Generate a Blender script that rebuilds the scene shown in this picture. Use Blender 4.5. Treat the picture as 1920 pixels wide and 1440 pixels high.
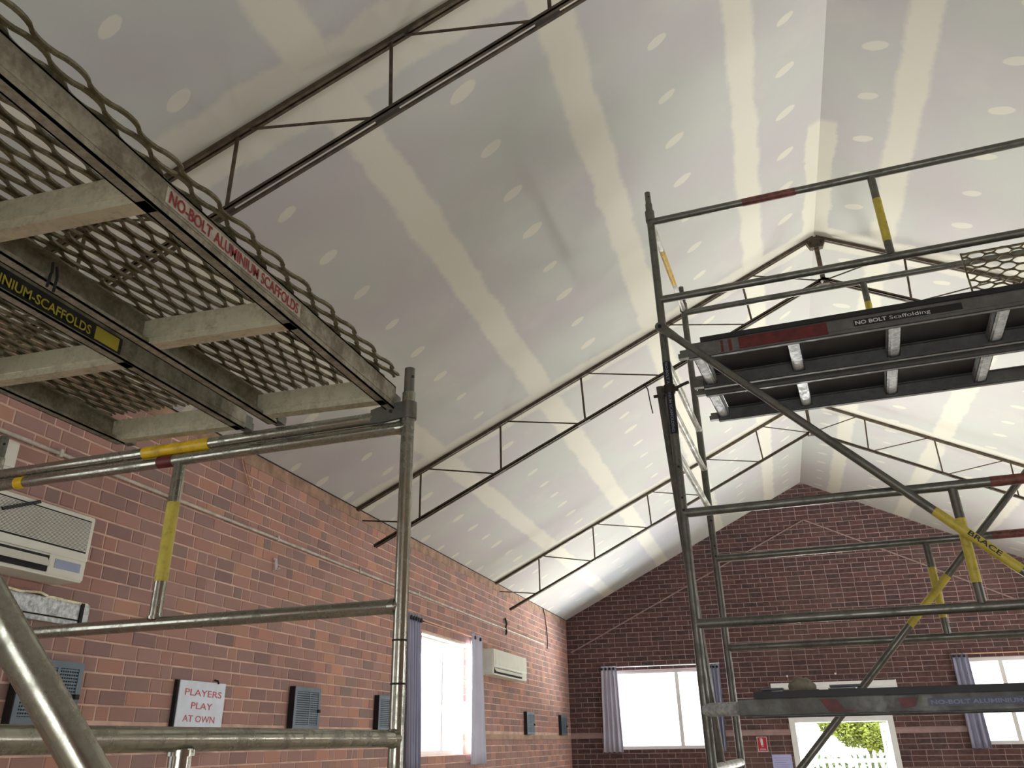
import bpy, bmesh, math, random
from mathutils import Vector, Matrix

random.seed(7)
S = bpy.context.scene
for o in list(bpy.data.objects):
    bpy.data.objects.remove(o)
COL = S.collection
H = 1.65                     # camera height above the floor
V = Vector

# ------------------------------------------------------------------ camera
cam_data = bpy.data.cameras.new('camera')
cam = bpy.data.objects.new('camera', cam_data)
COL.objects.link(cam)
S.camera = cam
YAW, PITCH, ROLL, FPX = -0.2816, 0.4777, -0.0167, 1593.4
fw = V((math.sin(YAW)*math.cos(PITCH), math.cos(YAW)*math.cos(PITCH), math.sin(PITCH)))
rt0 = V((math.cos(YAW), -math.sin(YAW), 0)); up0 = rt0.cross(fw)
rt = rt0*math.cos(ROLL) + up0*math.sin(ROLL)
up = up0*math.cos(ROLL) - rt0*math.sin(ROLL)
cam.matrix_world = Matrix(((rt.x, up.x, -fw.x, 0), (rt.y, up.y, -fw.y, 0), (rt.z, up.z, -fw.z, H), (0, 0, 0, 1)))
cam_data.sensor_fit = 'HORIZONTAL'
cam_data.sensor_width = 36
cam_data.lens = FPX*36/1920
cam_data.shift_x = (960-940.2)/1920
cam_data.shift_y = -(720-568.85)/1920
cam_data.clip_start = 0.05
cam_data.clip_end = 300

# ------------------------------------------------------------------ view, sky
S.view_settings.view_transform = 'Standard'
S.view_settings.look = 'None'
S.view_settings.gamma = 1
S.view_settings.use_curve_mapping = False
S.view_settings.exposure = 0.3
w = bpy.data.worlds.new('sky'); S.world = w
w.use_nodes = True
w.node_tree.nodes['Background'].inputs[0].default_value = (0.86, 0.94, 1.0, 1)
w.node_tree.nodes['Background'].inputs[1].default_value = 2.6

# ------------------------------------------------------------------ room numbers
L = -3.862; R = 5.862; D = 17.564; B = -4.2      # left, right, far and rear wall faces
RX = 1.0; HE = H+2.154; HR = H+4.495               # ridge x, eave height, ridge height
K = (HR-HE)/(RX-L); CSL = 1/math.sqrt(1+K*K); SSL = K*CSL
SLEN = (RX-L)/CSL
TRUSS_Y = (3.05, 7.9, 12.75)

def area_light(name, loc, direction, sx, sy, energy, col):
    d = bpy.data.lights.new(name, 'AREA'); d.shape = 'RECTANGLE'; d.size = sx; d.size_y = sy
    d.energy = energy; d.color = col
    o = bpy.data.objects.new(name, d); COL.objects.link(o)
    o.location = loc
    o.rotation_euler = V(direction).to_track_quat('-Z', 'Z').to_euler()
    return o
# daylight: the sunlit ground outside each side, and the sky seen through the windows
SUNNY = (1.0, 0.98, 0.92); SKYC = (0.92, 0.96, 0.98)
area_light('sunlit_ground', (-0.8, D+5.2, 0.02), (0, 0, 1), 7.5, 5.2, 8600, SUNNY)
area_light('soft_edge_fill', (-0.8, D+1.8, 0.02), (0, 0, 1), 7.5, 1.6, 1000, (0.78, 0.86, 1.0))  # added weak bluish lamp that softens the light's edge near the gable
area_light('sunlit_ground', (R+3.0, 9.5, 0.02), (0, 0, 1), 5, 15, 8400, SUNNY)
area_light('sunlit_ground', (L-5.4, 10.7, 0.02), (0, 0, 1), 5.4, 9, 13000, SUNNY)
area_light('sky_light', (R+0.6, 5.55, H+0.7), (-1, 0, 0), 1.9, 1.4, 90, SKYC)
area_light('sky_light', (R+0.6, 10.7, H+0.7), (-1, 0, 0), 1.9, 1.4, 150, SKYC)
area_light('sky_light', (R+0.6, 14.3, H+0.7), (-1, 0, 0), 1.7, 1.4, 90, SKYC)
area_light('sky_light', (L-0.6, 10.7, H+0.6), (1, 0, 0), 1.8, 1.3, 70, SKYC)
area_light('sky_light', (0.4, B-0.5, 1.25), (0, 1, 0), 3.2, 2.3, 110, SKYC)

# ------------------------------------------------------------------ materials
class NT:
    def __init__(s, name):
        s.m = bpy.data.materials.new(name); s.m.use_nodes = True
        s.t = s.m.node_tree; s.n = s.t.nodes
        s.b = s.n['Principled BSDF']
    def new(s, ty, **kw):
        nd = s.n.new(ty)
        for k, v in kw.items(): setattr(nd, k, v)
        return nd
    def put(s, sock, v):
        if hasattr(v, 'links') or isinstance(v, bpy.types.NodeSocket): s.t.links.new(v, sock)
        else: sock.default_value = v
    def ma(s, op, a, b=0.0, c=None, clamp=False):
        nd = s.new('ShaderNodeMath', operation=op); nd.use_clamp = clamp
        s.put(nd.inputs[0], a); s.put(nd.inputs[1], b)
        if c is not None: s.put(nd.inputs[2], c)
        return nd.outputs[0]
    def noise(s, scale, detail=3, vec=None, rough=0.55):
        nd = s.new('ShaderNodeTexNoise'); nd.inputs['Scale'].default_value = scale
        nd.inputs['Detail'].default_value = detail; nd.inputs['Roughness'].default_value = rough
        if vec is not None: s.put(nd.inputs['Vector'], vec)
        return nd.outputs[0]
    def mix(s, f, a, b):
        nd = s.new('ShaderNodeMix', data_type='RGBA')
        s.put(nd.inputs[0], f)
        for i, c in ((6, a), (7, b)):
            if isinstance(c, (tuple, list)): nd.inputs[i].default_value = (*c[:3], 1)
            else: s.put(nd.inputs[i], c)
        return nd.outputs[2]
    def smooth(s, v, lo, hi):
        nd = s.new('ShaderNodeMapRange', interpolation_type='SMOOTHSTEP')
        s.put(nd.inputs[0], v); s.put(nd.inputs[1], lo); s.put(nd.inputs[2], hi)
        return nd.outputs[0]
    def ramp(s, f, cols):
        nd = s.new('ShaderNodeValToRGB'); e = nd.color_ramp.elements
        nd.color_ramp.interpolation = 'LINEAR'
        while len(e) < len(cols): e.new(0.5)
        for i, c in enumerate(cols):
            e[i].position = i/(len(cols)-1); e[i].color = (*c, 1)
        s.put(nd.inputs[0], f)
        return nd.outputs[0]
    def pos(s): return s.new('ShaderNodeNewGeometry').outputs['Position']
    def objco(s): return s.new('ShaderNodeTexCoord').outputs['Object']
    def bump(s, h, dist=0.002, strength=0.6):
        nd = s.new('ShaderNodeBump'); nd.inputs['Distance'].default_value = dist; nd.inputs['Strength'].default_value = strength
        s.put(nd.inputs['Height'], h); s.put(s.b.inputs['Normal'], nd.outputs[0])

def lin(c):
    return tuple(((x/255)/12.92 if x/255 <= .04045 else ((x/255+.055)/1.055)**2.4) for x in c)

def simple(name, rgb, rough=0.6, metal=0.0, var=0.12, scale=6.0, bump=0.0, bscale=40, spec=0.5):
    t = NT(name); c = lin(rgb)
    n = t.noise(scale, 4, t.pos())
    t.put(t.b.inputs['Base Color'], t.mix(t.smooth(n, .3, .7), [x*(1-var) for x in c], [min(1, x*(1+var)) for x in c]))
    t.b.inputs['Roughness'].default_value = rough; t.b.inputs['Metallic'].default_value = metal
    t.b.inputs['Specular IOR Level'].default_value = spec
    if bump: t.bump(t.noise(bscale, 3, t.pos()), bump)
    return t.m

def metal_mat(name, rgb, dirt, rough=0.42, metal=0.85, scale=9.0, amount=.5):
    t = NT(name); c = lin(rgb); d = lin(dirt)
    p = t.pos()
    n = t.noise(scale, 6, p, .65); n2 = t.noise(scale*6, 3, p)
    f = t.smooth(t.ma('ADD', t.ma('MULTIPLY', n, .75), t.ma('MULTIPLY', n2, .25)), amount-.14, amount+.16)
    t.put(t.b.inputs['Base Color'], t.mix(f, d, c))
    t.put(t.b.inputs['Metallic'], t.ma('MULTIPLY', t.ma('ADD', t.ma('MULTIPLY', f, .5), .5), metal))
    t.put(t.b.inputs['Roughness'], t.ma('SUBTRACT', rough+.22, t.ma('MULTIPLY', f, .22)))
    t.bump(n2, .0006, .5)
    return t.m

def brick_mat(name, cols, rough=.9):
    t = NT(name)
    oi = t.new('ShaderNodeObjectInfo').outputs['Random']
    isl = t.new('ShaderNodeNewGeometry').outputs['Random Per Island']
    f = t.ma('FRACT', t.ma('ADD', t.ma('MULTIPLY', oi, 17.31), isl))
    base = t.ramp(f, cols)
    p = t.pos()
    n = t.noise(14, 5, p, .65); n2 = t.noise(.55, 3, p)
    c = t.mix(t.smooth(n, .3, .75), base, t.mix(.25, base, t.mix(.4, base, (.42, .32, .28))))
    c = t.mix(t.ma('MULTIPLY', t.smooth(n2, .5, .75), .22), c, (.30, .20, .16))
    t.put(t.b.inputs['Base Color'], c)
    t.b.inputs['Roughness'].default_value = rough
    t.bump(t.noise(90, 4, p), .0025, .6)
    return t.m

def ceiling_mat(name, left):
    t = NT(name)
    sep = t.new('ShaderNodeSeparateXYZ'); t.put(sep.inputs[0], t.pos())
    x, y = sep.outputs[0], sep.outputs[1]
    if left:
        s_ = t.ma('DIVIDE', t.ma('SUBTRACT', x, L), CSL)
        joints = [(1.02, .115), (2.25, .125), (3.535, .125), (4.70, .115)]
        rows = [.07, .55, 1.6, 2.876, 4.12, 5.06]
        ph = lambda q: .67-.0585*q
    else:
        s_ = t.ma('DIVIDE', t.ma('SUBTRACT', x, RX), CSL)
        joints = [(.63, .115), (1.86, .125), (3.10, .125), (4.33, .115)]
        rows = [.345, 1.24, 2.45, 3.7, 4.85, 5.33]
        ph = lambda q: .355-.04*q
    p = t.pos()
    wob = t.ma('MULTIPLY', t.ma('SUBTRACT', t.noise(3.2, 4, p), .5), .10)
    wob2 = t.ma('MULTIPLY', t.ma('SUBTRACT', t.noise(22, 3, p), .5), .035)
    wb = t.ma('ADD', wob, wob2)
    total = None
    for c, hw in joints:                                   # filled joints between sheets
        d = t.ma('ADD', t.ma('ABSOLUTE', t.ma('SUBTRACT', s_, c)), wb)
        f = t.ma('SUBTRACT', 1.0, t.smooth(d, hw-.03, hw+.022))
        total = f if total is None else t.ma('MAXIMUM', total, f)
    for yt, hw in ((3.05, .23), (7.9, .2), (12.75, .2)):   # butt joints under the trusses
        d = t.ma('ADD', t.ma('ABSOLUTE', t.ma('SUBTRACT', y, yt)), t.ma('MULTIPLY', wb, 1.6))
        f = t.ma('MULTIPLY', t.ma('SUBTRACT', 1.0, t.smooth(d, hw-.03, hw+.03)), .85)
        total = t.ma('MAXIMUM', total, f)
    # ridge tape between the middle truss and the board in front of it
    d = t.ma('ADD', t.ma('ABSOLUTE', t.ma('SUBTRACT', x, RX)), wb)
    f = t.ma('MULTIPLY', t.ma('SUBTRACT', 1.0, t.smooth(d, .10, .13)), t.smooth(y, 5.98, 6.06))
    f = t.ma('MULTIPLY', f, t.ma('SUBTRACT', 1.0, t.smooth(y, 7.9, 8.1)))
    total = t.ma('MAXIMUM', total, f)
    # screw spots, elongated up the slope
    near = None
    for q in rows:
        ds = t.ma('ABSOLUTE', t.ma('SUBTRACT', s_, q))
        yy = t.ma('DIVIDE', t.ma('SUBTRACT', y, ph(q)), .53)
        idx = t.ma('ROUND', yy)
        wn = t.new('ShaderNodeTexWhiteNoise', noise_dimensions='2D')
        cb = t.new('ShaderNodeCombineXYZ'); t.put(cb.inputs[0], idx); cb.inputs[1].default_value = q*3.7+.2
        t.put(wn.inputs['Vector'], cb.outputs[0])
        rnd = wn.outputs[0]
        dy = t.ma('MULTIPLY', t.ma('SUBTRACT', t.ma('SUBTRACT', yy, idx), t.ma('MULTIPLY', t.ma('SUBTRACT', rnd, .5), .12)), .53)
        skew = t.ma('MULTIPLY', t.ma('SUBTRACT', s_, q), .25)
        dy = t.ma('ADD', dy, skew)
        e = t.ma('ADD', t.ma('POWER', t.ma('DIVIDE', ds, .082), 2.0), t.ma('POWER', t.ma('DIVIDE', dy, .046), 2.0))
        e = t.ma('ADD', e, t.ma('MULTIPLY', wb, 13.0))
        e = t.ma('MULTIPLY', e, t.ma('ADD', .7, t.ma('MULTIPLY', rnd, .7)))
        f = t.ma('SUBTRACT', 1.0, t.smooth(e, .75, 1.1))
        near = f if near is None else t.ma('MAXIMUM', near, f)
    total = t.ma('MAXIMUM', total, t.ma('MULTIPLY', near, .95))
    # faint trowelled smears
    sm = t.ma('MULTIPLY', t.smooth(t.noise(1.5, 5, p, .6), .52, .72), .22)
    total = t.ma('MAXIMUM', total, sm)
    board = t.mix(t.smooth(t.noise(.9, 3, p), .35, .65), lin((186, 183, 183)), lin((187, 190, 183)))
    t.put(t.b.inputs['Base Color'], t.mix(total, board, lin((208, 206, 192))))
    t.b.inputs['Roughness'].default_value = .85
    t.b.inputs['Specular IOR Level'].default_value = .2
    t.bump(t.ma('ADD', total, t.ma('MULTIPLY', t.noise(60, 3, p), .12)), .0012, .5)
    return t.m

def glass_mat():
    t = NT('clear_glass')
    tr = t.new('ShaderNodeBsdfTransparent'); gl = t.new('ShaderNodeBsdfGlossy'); gl.inputs['Roughness'].default_value = .02
    mx = t.new('ShaderNodeMixShader'); mx.inputs[0].default_value = .06
    t.t.links.new(tr.outputs[0], mx.inputs[1]); t.t.links.new(gl.outputs[0], mx.inputs[2])
    t.t.links.new(mx.outputs[0], t.n['Material Output'].inputs[0])
    return t.m

M = dict(
    ceil_l=ceiling_mat('plasterboard_left_slope', True),
    ceil_r=ceiling_mat('plasterboard_right_slope', False),
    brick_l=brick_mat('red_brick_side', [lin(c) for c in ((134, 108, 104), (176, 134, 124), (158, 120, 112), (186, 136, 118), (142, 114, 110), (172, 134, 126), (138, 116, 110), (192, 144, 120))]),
    brick_b=brick_mat('red_brick_gable_shaded', [lin(c) for c in ((60, 43, 45), (78, 50, 50), (68, 46, 47), (82, 55, 52), (58, 44, 46), (76, 52, 52), (88, 58, 55))]),  # the gable's dimmer light is put into these darker brick colours
    mortar_l=simple('side_mortar', (206, 174, 158), .95, var=.2, scale=5, bump=.002),
    mortar_b=simple('gable_mortar_shaded', (152, 128, 126), .95, var=.15, scale=5, bump=.002),  # mortar colour lowered too, to carry the gable's shade
    band=simple('stained_render', (158, 128, 108), .95, var=.3, scale=7, bump=.003),
    ledge=simple('ledge_render', (172, 144, 122), .9, var=.2, scale=6),
    floor=simple('floor_boards', (206, 194, 176), .45, var=.15, scale=3),
    plain=simple('painted_wall', (186, 150, 132), .9, var=.1),
    steel=simple('brown_truss_paint', (74, 62, 46), .6, metal=.25, var=.45, scale=18),
    bolt=simple('dark_bolts', (46, 40, 34), .6, metal=.4),
    tube=metal_mat('weathered_aluminium_tube', (164, 162, 148), (104, 99, 84), .2, .92, 9, .42),
    tube_r=metal_mat('grey_aluminium_tube', (116, 115, 107), (84, 82, 75), .34, .8, 9, .44),
    rung=metal_mat('bright_ribbed_aluminium', (222, 222, 214), (170, 168, 158), .3, .9),
    plank=metal_mat('stained_aluminium', (168, 162, 144), (116, 108, 88), .42, .6, 12),
    cross=metal_mat('pale_aluminium', (206, 200, 172), (150, 140, 112), .38, .6, 14, .42),
    mesh=metal_mat('mesh_aluminium', (138, 130, 104), (90, 80, 56), .36, .7, 22),
    galv=metal_mat('galvanised_steel', (206, 210, 210), (150, 154, 154), .42, .7, 30),
    deck=simple('black_form_ply', (28, 26, 28), .55, var=.3, scale=10),
    fascia=metal_mat('dull_grey_aluminium', (112, 112, 108), (96, 95, 91), .5, .6, 10),
    yellow=metal_mat('yellow_tape', (214, 176, 22), (150, 118, 20), .35, 0.0, 14, .42),
    yellow_d=metal_mat('aged_yellow_tape', (196, 178, 70), (150, 134, 50), .45, 0.0, 14, .4),
    faded=simple('faded_red_paint', (112, 62, 54), .5, var=.4, scale=30),
    red=simple('red_paint', (92, 24, 22), .5, var=.35, scale=20),
    sticker_pale=simple('pale_sticker', (178, 168, 152), .5, var=.2, scale=20),
    sticker_black=simple('black_sticker', (20, 20, 18), .4),
    sticker_blue=simple('dark_blue_sticker', (26, 32, 66), .4),
    ink_red=simple('red_ink', (140, 26, 24), .5, var=.25, scale=60),
    ink_yellow=simple('yellow_ink', (190, 176, 60), .5),
    ink_white=simple('white_ink', (205, 205, 205), .5),
    ink_black=simple('black_ink', (14, 14, 14), .5),
    ink_grey=simple('grey_ink', (120, 124, 150), .5),
    white=simple('white_frame_paint', (226, 228, 226), .45, var=.03),
    ac=simple('aged_white_plastic', (222, 222, 208), .45, var=.04),
    ac_lab=simple('blue_grey_label', (150, 162, 190), .4),
    dark=simple('dark_recess', (24, 22, 22), .8),
    vent=simple('slate_vent_metal', (96, 110, 120), .5, metal=.2, var=.15),
    curtain=simple('lavender_grey_curtain', (184, 184, 200), .85, var=.06, scale=3),
    curtain_d=simple('slate_curtain', (150, 152, 174), .85, var=.06, scale=3),
    board=simple('white_sign_board', (218, 226, 238), .5, var=.05, scale=10),
    sign_red=simple('handwritten_red', (196, 88, 96), .6, var=.3, scale=50),
    firesign=simple('sign_red_enamel', (172, 24, 42), .4),
    notice=simple('lilac_paper', (178, 180, 226), .7, var=.04),
    conduit=simple('grey_conduit', (186, 178, 164), .5, var=.25, scale=12),
    wire=simple('pale_wire', (206, 158, 130), .6),
    blackwire=simple('black_wire', (18, 17, 18), .6),
    cloth=simple('khaki_cloth', (128, 120, 104), .9, var=.2, scale=30, bump=.004, bscale=60),
    slat=simple('grey_board', (110, 112, 120), .7),
    rope=simple('pale_line', (150, 128, 122), .8),
    glass=glass_mat(),
    leaf=simple('tree_leaf', (150, 160, 70), .7, var=.4, scale=3),
    hedge=simple('hedge_leaf', (74, 88, 48), .8, var=.4, scale=5),
    bark=simple('tree_bark', (104, 88, 70), .9),
    ground=simple('pale_paving', (206, 200, 190), .9),
)

# ------------------------------------------------------------------ mesh helpers
class MB:
    def __init__(s): s.v = []; s.f = []; s.sm = []
    def add(s, vs, fs, smooth=False):
        o = len(s.v); s.v += [V(p) for p in vs]
        for f in fs: s.f.append([i+o for i in f]); s.sm.append(smooth)
        return s
    def obox(s, o, a, b, c):
        """box from corner o and three edge vectors"""
        o, a, b, c = V(o), V(a), V(b), V(c)
        if a.cross(b).dot(c) < 0: a, b = b, a
        return s.add([o, o+a, o+a+b, o+b, o+c, o+a+c, o+a+b+c, o+b+c],
                     [(3, 2, 1, 0), (4, 5, 6, 7), (0, 1, 5, 4), (1, 2, 6, 5), (2, 3, 7, 6), (3, 0, 4, 7)])
    def box(s, x0, x1, y0, y1, z0, z1):
        return s.obox((min(x0, x1), min(y0, y1), min(z0, z1)), (abs(x1-x0), 0, 0), (0, abs(y1-y0), 0), (0, 0, abs(z1-z0)))
    def bbox(s, x0, x1, y0, y1, z0, z1, bev):
        """box with bevelled edges"""
        bm = bmesh.new()
        bmesh.ops.create_cube(bm, size=1)
        for v in bm.verts: v.co = V(((x0+x1)/2+v.co.x*(x1-x0), (y0+y1)/2+v.co.y*(y1-y0), (z0+z1)/2+v.co.z*(z1-z0)))
        bmesh.ops.bevel(bm, geom=list(bm.edges), offset=bev, segments=2, affect='EDGES', profile=.6)
        bm.verts.index_update()
        s.add([v.co for v in bm.verts], [[v.index for v in f.verts] for f in bm.faces]); bm.free()
        return s
    def tube(s, p0, p1, r, n=14, r1=None, caps=True, hollow=False):
        p0, p1 = V(p0), V(p1); d = (p1-p0).normalized()
        a = d.orthogonal().normalized(); b = d.cross(a)
        r1 = r if r1 is None else r1
        ring = lambda c, q: [c+(a*math.cos(2*math.pi*i/n)+b*math.sin(2*math.pi*i/n))*q for i in range(n)]
        vs = ring(p0, r)+ring(p1, r1)
        s.add(vs, [(i, (i+1) % n, n+(i+1) % n, n+i) for i in range(n)], True)
        if hollow:
            vi = ring(p0, r*.84)+ring(p1, r1*.84); o = len(s.v)
            s.add(vi, [(n+i, n+(i+1) % n, (i+1) % n, i) for i in range(n)], True)
            b0 = o-2*n
            for k in (0, n):
                for i in range(n):
                    j = (i+1) % n
                    q = [b0+k+i, b0+k+j, o+k+j, o+k+i]
                    s.f.append(q if k else q[::-1]); s.sm.append(False)
        elif caps:
            s.add(ring(p0, r), [tuple(range(n))[::-1]]); s.add(ring(p1, r1), [tuple(range(n))])
        return s
    def path(s, pts, r, n=6):
        pts = [V(p) for p in pts]
        vs = []; a = None
        for i, p in enumerate(pts):
            d = (pts[min(i+1, len(pts)-1)]-pts[max(i-1, 0)]).normalized()
            a = d.orthogonal().normalized() if a is None else (a-d*a.dot(d)).normalized()
            b = d.cross(a)
            vs += [p+(a*math.cos(2*math.pi*k/n)+b*math.sin(2*math.pi*k/n))*r for k in range(n)]
        fs = []
        for i in range(len(pts)-1):
            for k in range(n):
                fs.append((i*n+k, i*n+(k+1) % n, (i+1)*n+(k+1) % n, (i+1)*n+k))
        s.add(vs, fs, True)
        s.add(vs[:n], [tuple(range(n))[::-1]]); s.add(vs[-n:], [tuple(range(n))])
        return s
    def prism(s, poly, off):
        """extrude a 3-D polygon by the vector off"""
        poly = [V(p) for p in poly]; off = V(off); n = len(poly)
        nrm = V((0, 0, 0))
        for i in range(n): nrm += poly[i].cross(poly[(i+1) % n])
        if nrm.dot(off) < 0: poly = poly[::-1]
        vs = poly+[p+off for p in poly]
        return s.add(vs, [tuple(range(n))[::-1], tuple(range(n, 2*n))]+[(i, (i+1) % n, n+(i+1) % n, n+i) for i in range(n)])
    def mesh(s, name, mat, org=(0, 0, 0)):
        me = bpy.data.meshes.new(name)
        org = V(org)
        me.from_pydata([v-org for v in s.v], [], s.f); me.materials.append(mat)
        me.polygons.foreach_set('use_smooth', s.sm)
        me.update()
        return me

def worldloc(o):
    l = V((0, 0, 0))
    while o is not None: l += o.location; o = o.parent
    return l
def obj(name, mb, mat, parent=None, kind=None, label=None):
    me = mb.mesh(name, mat, worldloc(parent))
    o = bpy.data.objects.new(name, me); COL.objects.link(o); o.parent = parent
    if kind: o['kind'] = kind
    if label: o['label'] = label
    return o
def tag(o, label, cat, group=None):
    o['label'] = label; o['category'] = cat
    if group: o['group'] = group
    return o
def thing(name, label, cat, loc, group=None):
    o = bpy.data.objects.new(name, None); COL.objects.link(o); o.location = loc; o.empty_display_size = .1
    return tag(o, label, cat, group)
def struct(name, mb=None, mat=None, loc=(0, 0, 0)):
    if mb is None:
        o = bpy.data.objects.new(name, None); COL.objects.link(o); o.location = loc
    else: o = obj(name, mb, mat)
    o['kind'] = 'structure'
    return o
def text(name, body, size, origin, xdir, ydir, mat, parent, bold=0.0, width=None, center=False, lift=.0015, slant=0.0):
    """flat lettering laid on a surface: xdir is the reading direction, ydir the letters' up"""
    cu = bpy.data.curves.new(name, 'FONT'); cu.body = body; cu.size = 1; cu.offset = bold; cu.resolution_u = 3
    cu.shear = slant
    tmp = bpy.data.objects.new('tmp', cu); COL.objects.link(tmp)
    bpy.context.view_layer.update()
    me = bpy.data.meshes.new_from_object(tmp.evaluated_get(bpy.context.evaluated_depsgraph_get()))
    bpy.data.objects.remove(tmp); bpy.data.curves.remove(cu)
    xs = [v.co.x for v in me.vertices]; x0, x1 = min(xs), max(xs)
    sx = size if width is None else width/(x1-x0)
    xd, yd = V(xdir).normalized(), V(ydir).normalized(); nz = xd.cross(yd)
    base = worldloc(parent)
    for v in me.vertices:
        q = v.co.x-x0-((x1-x0)/2 if center else 0)
        v.co = V(origin)+xd*(q*sx)+yd*(v.co.y*size)+nz*lift-base
    me.materials.append(mat); me.name = name
    o = bpy.data.objects.new(name, me); COL.objects.link(o); o.parent = parent
    return o

def project(p):
    """frame position of a point, only used to tell which bricks are in view"""
    d = V(p)-V((0, 0, H)); z = d.dot(fw)
    if z <= .1: return None
    return 940.2+FPX*d.dot(rt)/z, 568.85-FPX*d.dot(up)/z, z

# ------------------------------------------------------------------ openings (floor-based heights)
WIN_Z0, WIN_Z1 = H-.115, H+1.17
LEFT_HOLES = [(9.80, 11.66, WIN_Z0, WIN_Z1), (.1, 1.95, WIN_Z0, WIN_Z1), (-3.75, -1.9, WIN_Z0, WIN_Z1)]
BACK_HOLES = [(-2.95, -1.10, H-.135, H+1.20), (3.20, 5.05, H-.135, H+1.20), (.10, 1.825, 0, H+.335)]
RIGHT_HOLES = [(4.6, 6.5, WIN_Z0, WIN_Z1), (9.75, 11.65, WIN_Z0, WIN_Z1), (13.45, 15.15, WIN_Z0, WIN_Z1)]
REAR_HOLES = [(-1.2, 2.0, 0, H+.8)]

def wall_cells(a0, a1, z0, z1, holes):
    """rectangles that fill a wall around its openings"""
    As = sorted({a0, a1, *[h[0] for h in holes], *[h[1] for h in holes]})
    out = []
    for i in range(len(As)-1):
        p, q = As[i], As[i+1]
        cuts = sorted([(h[2], h[3]) for h in holes if h[0] < (p+q)/2 < h[1]])
        z = z0
        for c0, c1 in cuts:
            if c0 > z+1e-6: out.append((p, q, z, c0))
            z = c1
        if z1 > z+1e-6: out.append((p, q, z, z1))
    return out

T = .24
mb = MB()
for a, b_, c, d in wall_cells(B-T, D+T, 0, HE+.04, LEFT_HOLES): mb.box(L-T, L, a, b_, c, d)
wall_left = struct('wall_left', mb, M['mortar_l'])
mb = MB()
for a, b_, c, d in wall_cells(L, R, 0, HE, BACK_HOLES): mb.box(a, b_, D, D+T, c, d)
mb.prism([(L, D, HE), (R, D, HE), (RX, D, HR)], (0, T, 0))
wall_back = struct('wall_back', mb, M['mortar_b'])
mb = MB()
for a, b_, c, d in wall_cells(B-T, D+T, 0, HE+.04, RIGHT_HOLES): mb.box(R, R+T, a, b_, c, d)
wall_right = struct('wall_right', mb, M['plain'])
mb = MB()
for a, b_, c, d in wall_cells(L, R, 0, HE, REAR_HOLES): mb.box(a, b_, B-T, B, c, d)
mb.prism([(L, B, HE), (R, B, HE), (RX, B, HR)], (0, -T, 0))
wall_front = struct('wall_front', mb, M['plain'])
floor = struct('floor', MB().box(L-T, R+T, B-T, D+T, -.06, 0), M['floor'])

# ceiling: one slab per plasterboard sheet on the two slopes
ceiling = struct('ceiling', loc=(RX, 7, HR))
def slope_pt(s, y, side, dz=0.0):
    if side == 'l': return V((L+s*CSL-dz*SSL, y, HE+s*SSL+dz*CSL))
    return V((RX+s*CSL+dz*SSL, y, HR-s*SSL+dz*CSL))
YJ = [B, -1.8, 3.05, 7.9, 12.75, D]
for side, js, mat in (('l', [-.0, 1.02, 2.25, 3.535, 4.70, SLEN], 'ceil_l'), ('r', [0, .63, 1.86, 3.10, 4.33, SLEN], 'ceil_r')):
    for i in range(len(js)-1):
        for j in range(len(YJ)-1):
            q = [slope_pt(js[i], YJ[j], side), slope_pt(js[i+1], YJ[j], side), slope_pt(js[i+1], YJ[j+1], side), slope_pt(js[i], YJ[j+1], side)]
            n = V((-SSL, 0, CSL)) if side == 'l' else V((SSL, 0, CSL))
            obj('plasterboard_sheet', MB().prism(q, n*.013), M[mat], ceiling)
# roof lining above the sheets keeps the sky out at the eaves and ridge
mb = MB()
for side in 'lr':
    e = -.35 if side == 'l' else 0
    e1 = SLEN if side == 'l' else SLEN+.35
    n = V((-SSL, 0, CSL)) if side == 'l' else V((SSL, 0, CSL))
    q = [slope_pt(e, B-T, side, .06), slope_pt(e1, B-T, side, .06), slope_pt(e1, D+T, side, .06), slope_pt(e, D+T, side, .06)]
    mb.prism(q, n*.05)
roof = struct('roof', mb, M['steel'])

# ------------------------------------------------------------------ bricks
CO = .0862
def sub_rects(rc, holes):
    out = [rc]
    for h in holes:
        nx = []
        for a0, a1, z0, z1 in out:
            if a1 <= h[0] or a0 >= h[1] or z1 <= h[2] or z0 >= h[3]: nx.append((a0, a1, z0, z1)); continue
            if a0 < h[0]: nx.append((a0, h[0], z0, z1))
            if a1 > h[1]: nx.append((h[1], a1, z0, z1))
            m0, m1 = max(a0, h[0]), min(a1, h[1])
            if z0 < h[2]: nx.append((m0, m1, z0, h[2]))
            if z1 > h[3]: nx.append((m0, m1, h[3], z1))
        out = nx
    return [r for r in out if r[1]-r[0] > .03 and r[3]-r[2] > .03]
def brick_shape(w, h, dp, bev=.004):
    """brick face at local y=0 looking to -y, body behind it; x along the wall"""
    m = MB(); a, b_ = w/2, h/2
    vs = [(-a, bev, -b_), (a, bev, -b_), (a, bev, b_), (-a, bev, b_), (-a+bev, 0, -b_+bev), (a-bev, 0, -b_+bev), (a-bev, 0, b_-bev), (-a+bev, 0, b_-bev),
          (-a, dp, -b_), (a, dp, -b_), (a, dp, b_), (-a, dp, b_)]
    m.add(vs, [(4, 5, 6, 7), (0, 1, 5, 4), (1, 2, 6, 5), (2, 3, 7, 6), (3, 0, 4, 7), (8, 9, 1, 0), (9, 10, 2, 1), (10, 11, 3, 2), (11, 8, 0, 3)])
    return m
BH = .0755
MESHES = {}
def brick_mesh(w, mat):
    k = (round(w, 4), mat)
    if k not in MESHES: MESHES[k] = brick_shape(w, BH, .02).mesh('brick', M[mat])
    return MESHES[k]
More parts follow.
